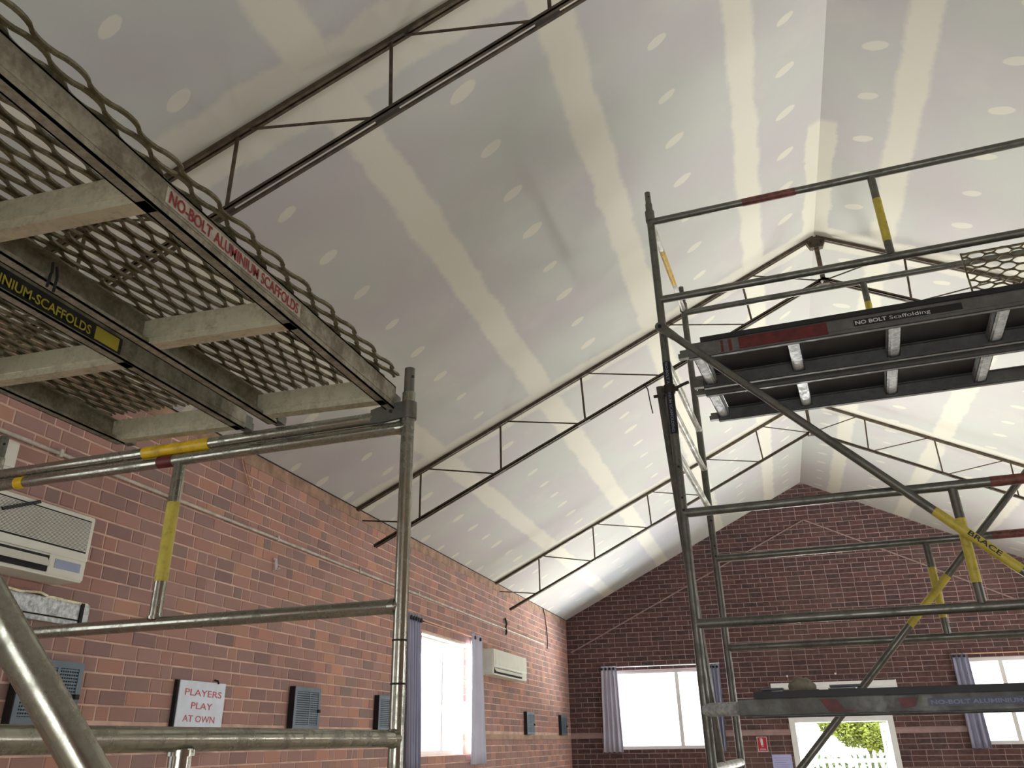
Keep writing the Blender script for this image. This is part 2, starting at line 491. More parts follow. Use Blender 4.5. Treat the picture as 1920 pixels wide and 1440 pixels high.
def lay(wall, bricks, mat, tf, rot, place):
    """bricks: (centre along, centre height, width, height); the 300 that show largest become objects"""
    scored = []
    for k, (a, z, w_, h_) in enumerate(bricks):
        p = project(place(a, z))
        ok = p and -40 < p[0] < 1960 and -20 < p[1] < 1460 and abs(h_-BH) < 1e-4 and min(abs(w_-x) for x in (.229, .1095)) < 1e-3
        scored.append((-(w_/p[2]**2) if ok else 9, k))
    scored.sort()
    single = {k for sc, k in scored[:300] if sc < 0}
    m = MB()
    for k, (a, z, w_, h_) in enumerate(bricks):
        j = random.uniform(-.0018, .0018); tilt = random.uniform(-.006, .006)
        if k in single:
            o = bpy.data.objects.new('brick', brick_mesh(w_, mat)); COL.objects.link(o); o.parent = wall
            o.location = place(a, z, j); o.rotation_euler = (0, 0, rot+tilt*.5)
        else:
            b_ = brick_shape(w_, h_, .02)
            mt = Matrix.Translation(place(a, z, j)) @ Matrix.Rotation(rot+tilt*.5, 4, 'Z')
            m.add([mt @ v for v in b_.v], b_.f)
    obj('brickwork', m, M[mat], wall, kind='stuff')

# left wall: three stretchers to a header
bl = []
n0 = int((HE-.10)/CO)
ztop = HE-.115
for r_ in range(n0+1):
    z1 = ztop-r_*CO; z0 = z1-BH
    if z0 < .02: break
    yv = B-.24*random.random()-((r_ % 2)*.17+(r_ % 3)*.06); k = r_
    while yv < D-.02:
        wd = .1095 if k % 4 == 3 or random.random() < .16 else .229
        y1 = min(yv+wd, D-.004)
        for rc in sub_rects((max(yv, B), y1, z0, z1), [(h[0]-.004, h[1]+.004, h[2]-.004, h[3]+.004) for h in LEFT_HOLES]+[(B-1, D+1, H+.045, H+.118)]):
            bl.append(((rc[0]+rc[1])/2, (rc[2]+rc[3])/2, rc[1]-rc[0], rc[3]-rc[2]))
        yv += wd+.0105; k += 1
lay(wall_left, bl, 'brick_l', None, math.pi/2, lambda a, z, j=0: V((L+.0045+j, a, z)))
# bricks in the window's reveal
def reveal(wall, face, mat):
    for r_ in range(18):
        z1 = ztop-r_*CO-.0; z0 = z1-BH
        if z1 > WIN_Z1-.002 or z0 < WIN_Z0+.002: continue
        for (d0, d1) in (((.004, .118),) if r_ % 2 else ((.004, .078), (.088, .118))):
            obj('brick', MB().box(L-d1, L-d0, face-.006, face+.01, z0, z1), M[mat], wall)
reveal(wall_left, LEFT_HOLES[0][1], 'brick_l')

# gable wall: stretcher bond, cut to the roof slope
bb = []; cut = MB()
def roof_z(x): return HR-K*abs(x-RX)
ztop_b = HR-.045
for r_ in range(int(ztop_b/CO)+1):
    z1 = ztop_b-r_*CO; z0 = z1-BH
    if z0 < .02: break
    xv = L-.24+(.12 if r_ % 2 else 0)+random.uniform(-.006, .006)
    while xv < R:
        wd = .229 if random.random() > .02 else .1095
        x0, x1 = max(xv, L+.003), min(xv+wd, R)
        xv += wd+.0105
        if x1-x0 < .03: continue
        lim = min(roof_z(x0), roof_z(x1))-.006
        hs = [(h[0]-.004, h[1]+.004, h[2]-.004, h[3]+.004) for h in BACK_HOLES]+[(L-1, R+1, H+.05, H+.135)]
        if z1 <= lim:
            for rc in sub_rects((x0, x1, z0, z1), hs):
                bb.append(((rc[0]+rc[1])/2, (rc[2]+rc[3])/2, rc[1]-rc[0], rc[3]-rc[2]))
        else:                                            # brick cut by the slope
            n = 8; tops = [x0+(x1-x0)*i/n for i in range(n+1)]
            pts = [(x, min(z1, roof_z(x)-.006)) for x in tops]
            pts = [p for p in pts if p[1] > z0+.006]
            if len(pts) < 2: continue
            poly = [(pts[0][0], D-.0045, z0), (pts[-1][0], D-.0045, z0)]+[(x, D-.0045, z) for x, z in reversed(pts)]
            cut.prism(poly, (0, .02, 0))
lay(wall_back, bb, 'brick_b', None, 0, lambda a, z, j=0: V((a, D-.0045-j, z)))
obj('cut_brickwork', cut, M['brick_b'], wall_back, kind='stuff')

# rendered string courses and the stained band under the eave
mb = MB()
for a, b_, c, d in wall_cells(B, D-.02, H+.05, H+.113, LEFT_HOLES): mb.bbox(L-.005, L+.022, a, b_, c, d, .008)
mb.bbox(L-.118, L-.01, 11.645, 11.67, H+.05, H+.113, .006)
struct('trim_1', mb, M['ledge'])
mb = MB()
for a, b_, c, d in wall_cells(L+.03, R, H+.055, H+.13, BACK_HOLES): mb.bbox(a, b_, D-.022, D+.005, c, d, .008)
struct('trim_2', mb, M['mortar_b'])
struct('trim_3', MB().bbox(L-.005, L+.008, B, D-.005, HE-.112, HE-.006, .004), M['band'])
struct('eave_shadow_line', MB().box(L, L+.012, B, D, HE-.006, HE+.003), M['dark'])  # dark strip painting the shadow line along the ceiling edge

# ------------------------------------------------------------------ windows and door
def window(n, axis, a0, a1, z0, z1, plane, inward, mulls, glassy=True):
    """sliding window: outer frame, meeting stiles, panes.  inward = direction into the room along the wall normal"""
    wn = struct('window_%d' % n, loc=(0, 0, 0))
    def bx(m, p, q, c, d, t0, t1):
        if axis == 'y': m.box(plane+t0, plane+t1, p, q, c, d)
        else: m.box(p, q, plane+t0, plane+t1, c, d)
        return m
    e = .055
    for nm, rc in (('frame_head', (a0, a1, z1-.06, z1)), ('frame_sill', (a0, a1, z0, z0+.05)), ('frame_jamb', (a0, a0+e, z0+.05, z1-.06)), ('frame_jamb', (a1-e, a1, z0+.05, z1-.06))):
        obj(nm, bx(MB(), *rc, -.03, .03), M['white'], wn)
    xs = [a0+e]+list(mulls)+[a1-e]
    for i in range(len(xs)-1):
        off = .008 if i % 2 else -.008
        obj('pane', bx(MB(), xs[i], xs[i+1], z0+.05, z1-.06, off-.002, off+.002), M['glass'], wn)
    for m_ in mulls:
        obj('meeting_stile', bx(MB(), m_-.034, m_+.034, z0+.05, z1-.06, -.022, .022), M['white'], wn)
    return wn
w1 = window(1, 'y', 9.80, 11.66, WIN_Z0, WIN_Z1, L-.15, 1, [10.86])
obj('latch', MB().path([(L-.12, 10.86, H+.45), (L-.09, 10.89, H+.43), (L-.085, 10.95, H+.36)], .006), M['ac'], w1)
obj('head_trim', MB().box(L-.12, L-.004, 9.81, 11.65, WIN_Z1-.02, WIN_Z1-.001), M['ac'], w1)
w2 = window(2, 'x', -2.95, -1.10, H-.135, H+1.20, D+.10, -1, [-1.80])
w3 = window(3, 'x', 3.20, 5.05, H-.135, H+1.20, D+.10, -1, [3.735])
obj('glazing_bar', MB().box(3.25, 5.0, D+.085, D+.115, H+.36, H+.40), M['white'], w3)
n = 4
for a, b_, c, d in LEFT_HOLES[1:]:
    window(n, 'y', a, b_, c, d, L-.15, 1, [(a+b_)/2]); n += 1
for a, b_, c, d in RIGHT_HOLES:
    window(n, 'y', a, b_, c, d, R+.12, -1, [(a+b_)/2]); n += 1
window(n, 'x', -1.2, 2.0, 0, H+.8, B-.12, 1, [.4])

dr = struct('door_1')
for nm, rc in (('door_jamb', (.10, .20, 0, H+.335)), ('door_jamb', (1.725, 1.825, 0, H+.335)), ('door_head', (.20, 1.725, H+.245, H+.335))):
    obj(nm, MB().bbox(rc[0], rc[1], D-.03, D+.20, rc[2], rc[3], .006), M['white'], dr)
for s_, x in ((1, .225), (-1, 1.70)):                     # the two leaves stand open outwards
    lf = MB()
    xa, xb = x-.02, x+.02
    lf.box(xa, xb, D+.22, D+.32, .03, H+.225); lf.box(xa, xb, D+.92, D+1.0, .03, H+.225)
    for z0, z1 in ((.03, .25), (H-.02, H+.03), (H+.14, H+.225), (.9, 1.0)): lf.box(xa, xb, D+.32, D+.92, z0, z1)
    leaf = obj('door_leaf', lf, M['white'], dr)
    obj('pane', MB().box(x-.003, x+.003, D+.32, D+.92, .25, H+.14), M['glass'], leaf)
    obj('hinge', MB().tube((x-.02*s_, D+.215, H-.06), (x-.02*s_, D+.215, H+.02), .012, 8), M['galv'], leaf)

# outside: paving, fence, tree
struct('ground', MB().box(-60, 60, D+T, 80, -.12, -.06), M['ground'])
fence = thing('picket_fence', 'white picket fence outside the open doorway, below the tree', 'fence', (1.5, D+9, -.06))
for z in (.35, 1.08): obj('rail', MB().box(-3.5, 6.5, D+9.02, D+9.06, z, z+.08), M['white'], fence)
pk = MB().prism([(0, 0, 0), (.075, 0, 0), (.075, 0, 1.36), (.0375, 0, 1.42), (0, 0, 1.36)], (0, .02, 0)).mesh('picket', M['white'])
for i in range(62):
    o = bpy.data.objects.new('picket', pk); COL.objects.link(o); o.parent = fence
    o.location = (-5+i*.16, 0, 0)
tree = thing('tree', 'bright green leafy tree outside beyond the open doorway', 'tree', (2.6, D+15, -.06))
obj('trunk', MB().path([(2.6, D+15, -.06), (2.65, D+15.05, .8), (2.5, D+15, 1.6), (2.7, D+14.9, 2.4)], .12, 10), M['bark'], tree)
mb = MB()
for c in ((1.5, D+14.8, 2.2, .5), (2.1, D+14.8, 1.95, .62), (2.7, D+14.4, 1.7, .5), (2.7, D+15.2, 1.9, .65), (1.8, D+15.1, 2.5, .6), (2.5, D+15, 2.55, .8), (3.2, D+14.7, 2.2, .75)):
    for i in range(1500):
        d = V((random.gauss(0, 1), random.gauss(0, 1), random.gauss(0, 1))).normalized()*c[3]*random.random()**.4
        p = V(c[:3])+d
        a = V((random.uniform(-1, 1), random.uniform(-1, 1), random.uniform(-.6, .6))).normalized()*.075
        b_ = a.orthogonal().normalized()*.035
        mb.add([p-a, p+b_, p+a, p-b_], [(0, 1, 2, 3)])
obj('foliage', mb, M['leaf'], tree, kind='stuff')
hedge = MB()
for i in range(2600):
    p = V((random.uniform(-4, 6.5), D+9.8+random.uniform(-.3, .3), random.uniform(0, 1.22)))
    a = V((random.uniform(-1, 1), random.uniform(-1, 1), random.uniform(-1, 1))).normalized()*.09
    b_ = a.orthogonal().normalized()*.05
    hedge.add([p-a, p+b_, p+a, p-b_], [(0, 1, 2, 3)])
o = obj('hedge', hedge, M['hedge']); tag(o, 'low green hedge outside behind the white picket fence', 'hedge')

# ------------------------------------------------------------------ roof trusses
def truss(y, label, full=True):
    t = thing('roof_truss', label, 'truss', (RX, y, HR-.6), 'steel trusses under the ceiling')
    def pt(s, depth, side):                            # depth measured square to the slope
        if side == 'l': return V((L+s*CSL+depth*SSL, y, HE+s*SSL-depth*CSL))
        return V((RX+(SLEN-s)*CSL-depth*SSL, y, HE+s*SSL-depth*CSL))
    for side in 'lr':
        n = V((-SSL, 0, CSL)) if side == 'l' else V((SSL, 0, CSL))
        # top chord: two angles back to back just under the sheets
        m = MB()
        for yy in (-.024, .006):
            a = pt(0.0, .004, side)+V((0, yy, 0)); b_ = pt(SLEN-.02, .004, side)+V((0, yy, 0))
            m.obox(a, b_-a, V((0, .018, 0)), -n*.03)
        obj('top_chord', m, M['steel'], t)
        m = MB()
        for yy in (-.030, .012):
            a = pt(.03, .47, side)+V((0, yy, 0)); b_ = pt(SLEN-.20, .47, side)+V((0, yy, 0))
            m.obox(a, b_-a, V((0, .018, 0)), n*.011)
            e_ = V((0, 0 if yy < 0 else .014, 0))
            m.obox(a+e_, b_-a, V((0, .004, 0)), n*.028)
        ch = obj('bottom_chord', m, M['steel'], t)
        lows = [.53, 1.475, 2.445, 3.375, 4.35]
        tops = [(.755, .84), (1.70, 1.785), (2.65, 2.735), (3.60, 3.69), (4.535, 4.65)]
        for i, s_ in enumerate(lows):
            p0 = (pt(0.01, .15, side) if i == 0 else pt(tops[i-1][1], .03, side))
            obj('web_rod', MB().tube(p0, pt(s_-.03, .455, side), .0075, 8), M['steel'], t)
            obj('web_rod', MB().tube(pt(tops[i][0], .03, side), pt(s_+.02, .455, side), .0105, 8), M['steel'], t)
            a = pt(s_-.07, .456, side)+V((0, -.012, 0)); b_ = pt(s_+.07, .456, side)+V((0, -.012, 0))
            obj('packer', MB().obox(a, b_-a, V((0, .024, 0)), -n*.014), M['bolt'], ch)
        obj('web_rod', MB().tube(pt(4.65, .03, side), pt(SLEN-.24, .455, side), .0075, 8), M['steel'], t)
    zb = HR-.475/CSL
    obj('king_post', MB().box(RX-.022, RX+.022, y-.012, y+.012, zb-.03, HR-.02), M['steel'], t)
    m = MB().prism([(RX-.09, y-.032, HR-.085), (RX, y-.032, HR-.04), (RX+.09, y-.032, HR-.085), (RX+.06, y-.032, HR-.15), (RX-.06, y-.032, HR-.15)], (0, .064, 0))
    gp = obj('ridge_gusset', m, M['steel'], t)
    m = MB()
    for dx, dz in ((-.05, -.10), (.05, -.10), (-.035, -.135), (.035, -.135)):
        m.tube((RX+dx, y-.05, HR+dz), (RX+dx, y+.05, HR+dz), .011, 6)
    obj('ridge_bolts', m, M['bolt'], gp)
    m = MB().box(RX-.05, RX+.05, y-.03, y+.03, zb-.035, zb+.02)
    g2 = obj('bottom_gusset', m, M['steel'], t)
    obj('bolt', MB().tube((RX-.02, y-.045, zb-.02), (RX-.02, y+.045, zb-.02), .014, 6), M['galv'], g2)
    obj('bolt', MB().tube((RX+.03, y-.045, zb-.02), (RX+.03, y+.045, zb-.02), .014, 6), M['bolt'], g2)
    return t
truss(TRUSS_Y[0], 'brown steel truss nearest the viewer, crossing above the mesh platform')
truss(TRUSS_Y[1], 'brown steel middle truss whose peak shows above the black scaffold deck')
truss(TRUSS_Y[2], 'brown steel truss furthest away, next to the brick gable wall')
o = obj('hanging_wire', MB().path([(-.83, 7.87, H+3.12), (-.80, 7.86, H+3.05), (-.79, 7.86, H+2.93), (-.775, 7.86, H+2.80)], .006, 6), M['blackwire'])
tag(o, 'short dark wire dangling from the bottom chord of the middle truss', 'wire')

# ------------------------------------------------------------------ side wall fittings
FX = L+.008
o = thing('conduit', 'thin pale horizontal conduit running along the left brick wall', 'pipe', (FX, 9, H+1.545))
obj('pipe', MB().tube((FX+.014, B+.1, H+1.556), (FX+.014, 15.6, H+1.54), .0125, 10), M['conduit'], o)
for y in (3.9, 4.95, 6.4, 8.0, 9.6, 11.2, 12.8, 14.4): obj('clip', MB().box(FX, FX+.03, y-.012, y+.012, H+1.528, H+1.572), M['conduit'], o)
o = thing('junction_box', 'small white junction box at the left edge under the conduit', 'box', (FX, 3.4, H+1.35))
obj('housing', MB().bbox(FX, FX+.07, 3.2, 3.56, H+1.34, H+1.50, .012), M['ac'], o)
obj('cover', MB().bbox(FX+.068, FX+.078, 3.22, 3.54, H+1.355, H+1.485, .004), M['ac'], o)

def ac_unit(y0, y1, z0, z1, label, fins, lab):
    dpt = .20
    t = thing('air_conditioner', label, 'air conditioner', (FX, (y0+y1)/2, z0), 'wall air conditioners')
    body = obj('casing', MB().bbox(FX, FX+dpt-.012, y0+.004, y1-.004, z0+.012, z1, .022), M['ac'], t)
    gz = z0+(z1-z0)*.36
    obj('front_panel', MB().bbox(FX+dpt-.03, FX+dpt, y0, y1, gz-.02, z1-.004, .014), M['ac'], t)
    if fins:
        m = MB(); n = 24
        for i in range(n):
            z = gz+.035+i*(z1-gz-.075)/(n-1)
            m.box(FX+dpt-.001, FX+dpt+.0035, y0+.03, y1-.035, z-.0019, z+.0019)
        obj('grille_fins', m, M['ac'], t, kind='stuff')
        obj('grille_recess', MB().box(FX+dpt-.003, FX+dpt+.0012, y0+.028, y1-.032, gz+.024, z1-.03), M['dark'], t)
    else:
        obj('fascia', MB().bbox(FX+dpt-.002, FX+dpt+.006, y0+.05, y1-.05, gz+.01, z1-.03, .004), M['galv'] if False else M['ac'], t)
    ys = y1-(y1-y0)*.30 if fins else y1-(y1-y0)*.17
    obj('outlet_recess', MB().box(FX+.02, FX+dpt-.002, y0+.03, ys, z0+.02, gz-.03), M['dark'], t)
    lz = z0+(gz-z0)*.45
    obj('louvre', MB().obox((FX+dpt-.012, y0+.03, lz+.03), (0, ys-y0-.04, 0), (.028, 0, -.045), (.006, 0, .006)), M['ac'], t)
    obj('outlet_lip', MB().bbox(FX+.01, FX+dpt-.01, y0+.01, y1-.01, z0, z0+.022, .006), M['ac'], t)
    p = obj('end_panel', MB().bbox(FX+dpt-.03, FX+dpt-.004, ys, y1-.004, z0+.008, gz-.012, .012), M['ac'], t)
    if lab:
        w_ = (y1-ys)
        obj('label_plate', MB().box(FX+dpt-.005, FX+dpt-.002, ys+w_*.16, y1-w_*.16, z0+.048, z0+.095), M['ac_lab'], p, label='blue-grey label')
    return t
a1 = ac_unit(3.14, 4.09, H+.832, H+1.20, 'white air conditioner with fine horizontal grille lines at the left edge', True, True)
obj('pull_cord', MB().obox((FX+.205, 3.42, H+1.09), (0, .23, .09), (.01, 0, 0), (0, -.012, .014)), M['blackwire'], a1, label='black strip across grille')
ac_unit(11.99, 13.70, H+.832, H+1.165, 'plain cream air conditioner beside the curtained window, near the far corner', False, False)

o = thing('cover_plate', 'crumpled galvanised metal plate on the bricks under the left air conditioner', 'plate', (FX, 4.1, H+.6))
obj('plate', MB().box(FX, FX+.012, 3.62, 4.345, H+.672, H+.765), M['galv'], o)
m = MB()
ys = [3.62, 3.75, 3.83, 3.9, 3.97, 4.03, 4.1, 4.2, 4.37]; zz = [.772, .770, .765, .772, .778, .765, .768, .764, .762]
for i in range(len(ys)-1):
    m.obox((FX, ys[i], H+zz[i]), (0, ys[i+1]-ys[i], zz[i+1]-zz[i]), (.034 if i < 5 else .016, 0, -.006), (0, 0, .012))
obj('top_lip', m, M['cross'], o)
obj('bottom_lip', MB().bbox(FX, FX+.026, 3.62, 4.30, H+.636, H+.664, .006), M['galv'], o)
obj('seam', MB().box(FX, FX+.016, 3.62, 4.34, H+.664, H+.673), M['dark'], o)
obj('end_seam', MB().box(FX, FX+.02, 4.315, 4.34, H+.65, H+.765), M['dark'], o)
obj('end_flap', MB().box(FX, FX+.010, 4.34, 4.395, H+.645, H+.762), M['galv'], o)

def vent(y0, y1, z0, z1, label, first=[None]):
    t = thing('wall_vent', label, 'vent', (FX, (y0+y1)/2, z0), 'grey wall vents along the left wall')
    X0, X1 = FX, FX+.05
    obj('back_box', MB().box(X0, X1-.012, y0+.012, y1-.004, z0+.004, z1-.006), M['dark'], t)
    m = MB(); e = .035
    for rc in ((y0, y1, z1-e, z1), (y0, y1, z0, z0+e), (y0, y0+e, z0+e, z1-e), (y1-e, y1, z0+e, z1-e)): m.box(X1-.012, X1, *rc)
    obj('frame', m, M['vent'], t)
    m = MB(); n = 15
    for i in range(n):
        z = z0+e+(z1-z0-2*e)*(i+.5)/n
        m.box(X1-.010, X1-.003, y0+e, y1-e, z-.0042, z+.0042)
    k = 22
    for i in range(1, k):
        y = y0+e+(y1-y0-2*e)*i/k
        m.box(X1-.011, X1-.005, y-.003, y+.003, z0+e, z1-e)
    obj('grid', m, M['vent'], t, kind='stuff')
    yc = (y0+y1)/2+.04
    obj('centre_bar', MB().box(X1-.010, X1-.001, yc-.009, yc+.009, z0+e, z1-e), M['vent'], t)
    obj('slide_knob', MB().box(X1-.004, X1+.014, y1-.045, y1-.012, z0+.13, z0+.155), M['dark'], t)
    obj('hood_edge', MB().box(X0, X1, y0-.008, y0, z0, z1), M['dark'], t)
    return t
vent(3.94, 4.40, H+.125, H+.445, 'grey wall vent nearest the viewer, half hidden behind the slanting tube')
vent(6.87, 7.32, H+.125, H+.445, 'grey wall vent just right of the white handwritten board')
vent(8.56, 9.02, H+.125, H+.445, 'grey wall vent partly hidden by the upright scaffold tube')
vent(14.2, 14.66, H+.115, H+.435, 'grey wall vent under the cream air conditioner')
vent(16.57, 17.03, H+.115, H+.435, 'grey wall vent in the far corner, furthest from the viewer')

o = thing('hand_painted_sign', 'white board with red handwritten words on the left brick wall', 'sign', (FX, 5.6, H-.01))
obj('board', MB().bbox(FX, FX+.03, 5.345, 5.885, H-.02, H+.412, .003), M['board'], o)
obj('edge', MB().box(FX-.004, FX+.024, 5.327, 5.345, H-.02, H+.412), M['dark'], o)
for i, (s_, yc, z) in enumerate((('PLAYERS', 5.625, .318), ('PLAY', 5.62, .238), ('AT OWN', 5.605, .158), ('RISK', 5.60, .072))):
    text('lettering', s_, .058, (FX+.03, yc, H+z), (0, 1, -.02), (0, 0, 1), M['sign_red'], o, bold=.006, width=.062*len(s_) if i != 2 else .37, center=True)
obj('hook', MB().path([(FX+.005, 5.77, H+.43), (FX+.03, 5.775, H+.425), (FX+.038, 5.78, H+.405)], .007, 6), M['blackwire'], o)

o = obj('wire_loop', MB().path([(FX+.012, 5.74, H+2.06), (FX+.012, 5.80, H+1.97), (FX+.015, 5.88, H+1.87), (FX+.015, 5.90, H+1.80), (FX+.015, 5.935, H+1.765), (FX+.015, 5.985, H+1.775), (FX+.015, 6.0, H+1.80), (FX+.015, 5.95, H+1.85), (FX+.015, 5.89, H+1.90), (FX+.015, 5.83, H+1.98), (FX+.012, 5.78, H+2.06)], .0042, 6), M['wire'])
tag(o, 'thin pale wire loop hanging near the top of the left wall', 'wire')
o = obj('wall_hook', MB().path([(FX, 6.40, H+1.385), (FX+.02, 6.405, H+1.38), (FX+.03, 6.41, H+1.30), (FX+.045, 6.43, H+1.315)], .012, 6), M['white'])
tag(o, 'small white hook on the left bricks below the conduit', 'hook')
o = obj('rusty_chain', MB().path([(FX+.01, 13.20, H+1.70), (FX+.03, 13.21, H+1.62), (FX+.012, 13.22, H+1.56), (FX+.03, 13.2, H+1.50), (FX+.02, 13.2, H+1.46)], .017, 6), M['bolt'])
tag(o, 'short rusty chain hanging on the wall below the end of the furthest truss', 'chain')
o = obj('brown_cable', MB().path([(FX+.01, 15.66, H+2.14), (FX+.012, 15.75, H+2.05), (FX+.012, 15.86, H+1.8), (FX+.012, 15.9, H+1.6), (FX+.012, 15.85, H+1.49)], .009, 6), M['bolt'])
tag(o, 'thin brown cable hanging from the eave near the far left corner', 'cable')

# curtains
def curtain(axis, a0, a1, b0, b1, z0, z1, wall, sgn, label, mat, folds=4, amp=.03, eyelet=False, group='grey curtains drawn aside'):
    """pleated sheet from (a0..a1) at the top to (b0..b1) at the bottom, hung a little off the wall"""
    t = thing('curtain', label, 'curtain', (0, 0, 0), group)
    t.location = (wall, (a0+a1)/2, z0) if axis == 'y' else ((a0+a1)/2, wall, z0)
    m = MB(); nu, nz = folds*10, 10; th = .006
    vs = []
    for side in (0, 1):
        for j in range(nz+1):
            f = j/nz
            for i in range(nu+1):
                u = i/nu
                a = (a0*(1-f)+b0*f)+((a1-a0)*(1-f)+(b1-b0)*f)*u
                ph_ = u*folds*2*math.pi
                off = .055+amp*math.sin(ph_)*(.8+.35*f)+.006*math.sin(ph_*2.3+3*f)+side*th
                a += .008*math.sin(ph_*1.7+2*f)*f
                z = z1+(z0-z1)*f+(.006*math.sin(ph_) if j == nz else 0)
                vs.append((wall+sgn*off, a, z) if axis == 'y' else (a, wall+sgn*off, z))
    W_ = nu+1; P = W_*(nz+1); fs = []
    for j in range(nz):
        for i in range(nu):
            q = j*W_+i
            fs += [(q, q+1, q+W_+1, q+W_), (P+q, P+q+W_, P+q+W_+1, P+q+1)]
        q = j*W_; e = q+nu
        fs += [(q, q+W_, P+q+W_, P+q), (e, P+e, P+e+W_, e+W_)]
    for i in range(nu):
        fs += [(i, P+i, P+i+1, i+1), (nz*W_+i, nz*W_+i+1, P+nz*W_+i+1, P+nz*W_+i)]
    m.add(vs, fs, True)
    obj('drape', m, M[mat], t)
    k = MB()
    for i in range(folds):
        u = (i+.25)/folds; a = a0+(a1-a0)*u
        c = (wall+sgn*(.055+amp+.002), a, z1-.05) if axis == 'y' else (a, wall+sgn*(.055+amp+.002), z1-.05)
        d = (wall+sgn*(.055+amp+.012), a, z1-.05) if axis == 'y' else (a, wall+sgn*(.055+amp+.012), z1-.05)
        k.tube(c, d, .024, 12)
    obj('eyelets', k, M['dark'], t)
    return t
curtain('y', 9.20, 9.58, 9.26, 9.65, H-.24, H+1.30, FX, 1, 'slate curtain at the near side of the left window, beside the scaffold post', 'curtain_d', 5, .035)
curtain('y', 11.43, 11.90, 11.40, 12.06, H-.23, H+1.305, FX, 1, 'pale curtain with eyelet at the far side of the left window', 'curtain', 2, .03)
curtain('x', -3.2, -2.90, -3.25, -2.88, H-.18, H+1.28, D-.005, -1, 'grey curtain left of the gable window by the room corner', 'curtain', 4, .03)
curtain('x', -1.17, -.98, -1.13, -1.03, H-.18, H+1.25, D-.005, -1, 'grey curtain right of the gable window, behind the scaffold posts', 'curtain_d', 3, .03)
curtain('x', 2.97, 3.22, 2.94, 3.25, H-.19, H+1.275, D-.005, -1, 'grey curtain left of the gable window at the right edge', 'curtain_d', 3, .035)
o = thing('curtain_rod', 'thin pale curtain rod above the left window', 'rod', (FX, 10.7, H+1.25), 'curtain rods')
obj('rod', MB().tube((FX+.06, 9.4, H+1.275), (FX+.06, 12.1, H+1.26), .008, 8), M['wire'], o)
for y in (9.72, 11.72): obj('bracket', MB().tube((FX, y, H+1.268), (FX+.06, y, H+1.268), .007, 6), M['dark'], o)
o = thing('curtain_rod', 'thin pale curtain rod above the gable window by the room corner', 'rod', (-2, D, H+1.25), 'curtain rods')
obj('rod', MB().tube((-3.2, D-.06, H+1.262), (-.98, D-.06, H+1.262), .009, 8), M['white'], o)
for x in (-3.05, -1.1): obj('bracket', MB().tube((x, D, H+1.262), (x, D-.06, H+1.262), .007, 6), M['dark'], o)
o = thing('curtain_rod', 'thin pale curtain rod above the gable window at the right edge', 'rod', (4, D, H+1.25), 'curtain rods')
obj('rod', MB().tube((2.95, D-.06, H+1.262), (5.3, D-.06, H+1.262), .009, 8), M['wire'], o)
for x in (3.1, 5.2): obj('bracket', MB().tube((x, D, H+1.262), (x, D-.06, H+1.262), .007, 6), M['dark'], o)

# gable wall fittings
GY = D-.006
o = obj('gable_cable', MB().path([(-3.78, GY-.012, H+1.553), (-1.4, GY-.012, H+2.672), (.938, GY-.012, H+3.76), (2.6, GY-.012, H+2.93), (4.34, GY-.012, H+2.05), (5.7, GY-.012, H+1.37)], .013, 6), M['rope'])
tag(o, 'thin pale line rising to a point across the brick gable', 'cable')
o = thing('pelmet_box', 'long white box on the gable wall above the open doorway', 'box', (.93, GY, H+.66))
obj('casing', MB().bbox(-.125, 1.975, GY-.14, GY, H+.66, H+.885, .012), M['white'], o)
obj('front_rib', MB().bbox(-.12, 1.97, GY-.155, GY-.138, H+.79, H+.81, .006), M['white'], o)
obj('end_cap', MB().bbox(1.972, 1.984, GY-.145, GY, H+.655, H+.89, .004), M['white'], o)
o = thing('door_sensor', 'small white fitting with two black slots on the door head', 'fitting', (.92, GY, H+.34))
obj('housing', MB().bbox(.56, 1.275, GY-.05, GY, H+.338, H+.425, .008), M['white'], o)
obj('slot', MB().box(.70, .92, GY-.053, GY-.049, H+.395, H+.42), M['dark'], o)
obj('slot', MB().box(1.05, 1.17, GY-.053, GY-.049, H+.39, H+.415), M['dark'], o)
o = thing('fire_extinguisher_sign', 'small red sign with a white extinguisher picture on the gable wall', 'sign', (-.41, GY, H-.2))
obj('plate', MB().box(-.492, -.322, GY-.006, GY, H-.20, H+.037), M['white'], o)
obj('red_field', MB().box(-.484, -.330, GY-.008, GY-.005, H-.192, H+.029), M['firesign'], o)
m = MB().bbox(-.432, -.392, GY-.0095, GY-.0075, H-.10, H+.0, .0008)
m.box(-.421, -.403, GY-.0095, GY-.0075, H-.0, H+.014); m.box(-.437, -.421, GY-.0095, GY-.0075, H+.004, H+.011); m.box(-.441, -.436, GY-.0095, GY-.0075, H-.05, H+.01)
obj('extinguisher_picture', m, M['ink_white'], o)
m = MB()
for z, a in ((-.122, .02), (-.16, .05), (-.176, .06)): m.box(-.407-a, -.407+a, GY-.0095, GY-.0075, H+z, H+z+.007)
obj('printed_lines', m, M['ink_white'], o)
o = thing('paper_notice', 'lilac paper notice on the gable wall left of the doorway', 'notice', (-.11, GY, H-.7))
obj('sheet', MB().box(-.275, .055, GY-.004, GY, H-.70, H-.245), M['notice'], o)
m = MB()
for i in range(6): m.box(-.24+.02*(i % 2), .02-.03*(i % 3), GY-.0052, GY-.0038, H-.30-i*.035, H-.295-i*.035)
obj('printed_lines', m, M['ink_grey'], o)
mb = MB()
for i, (x, z) in enumerate(((.19, 1.005), (1.02, 1.02))):
    o = obj('wall_plug', MB().tube((x, GY, H+z), (x, GY-.012, H+z), .017, 8), M['white'])
    tag(o, ('small white plug in the gable bricks, left of the two above the long white box', 'small white plug in the gable bricks, right of the two above the long white box')[i], 'plug', 'white wall plugs')

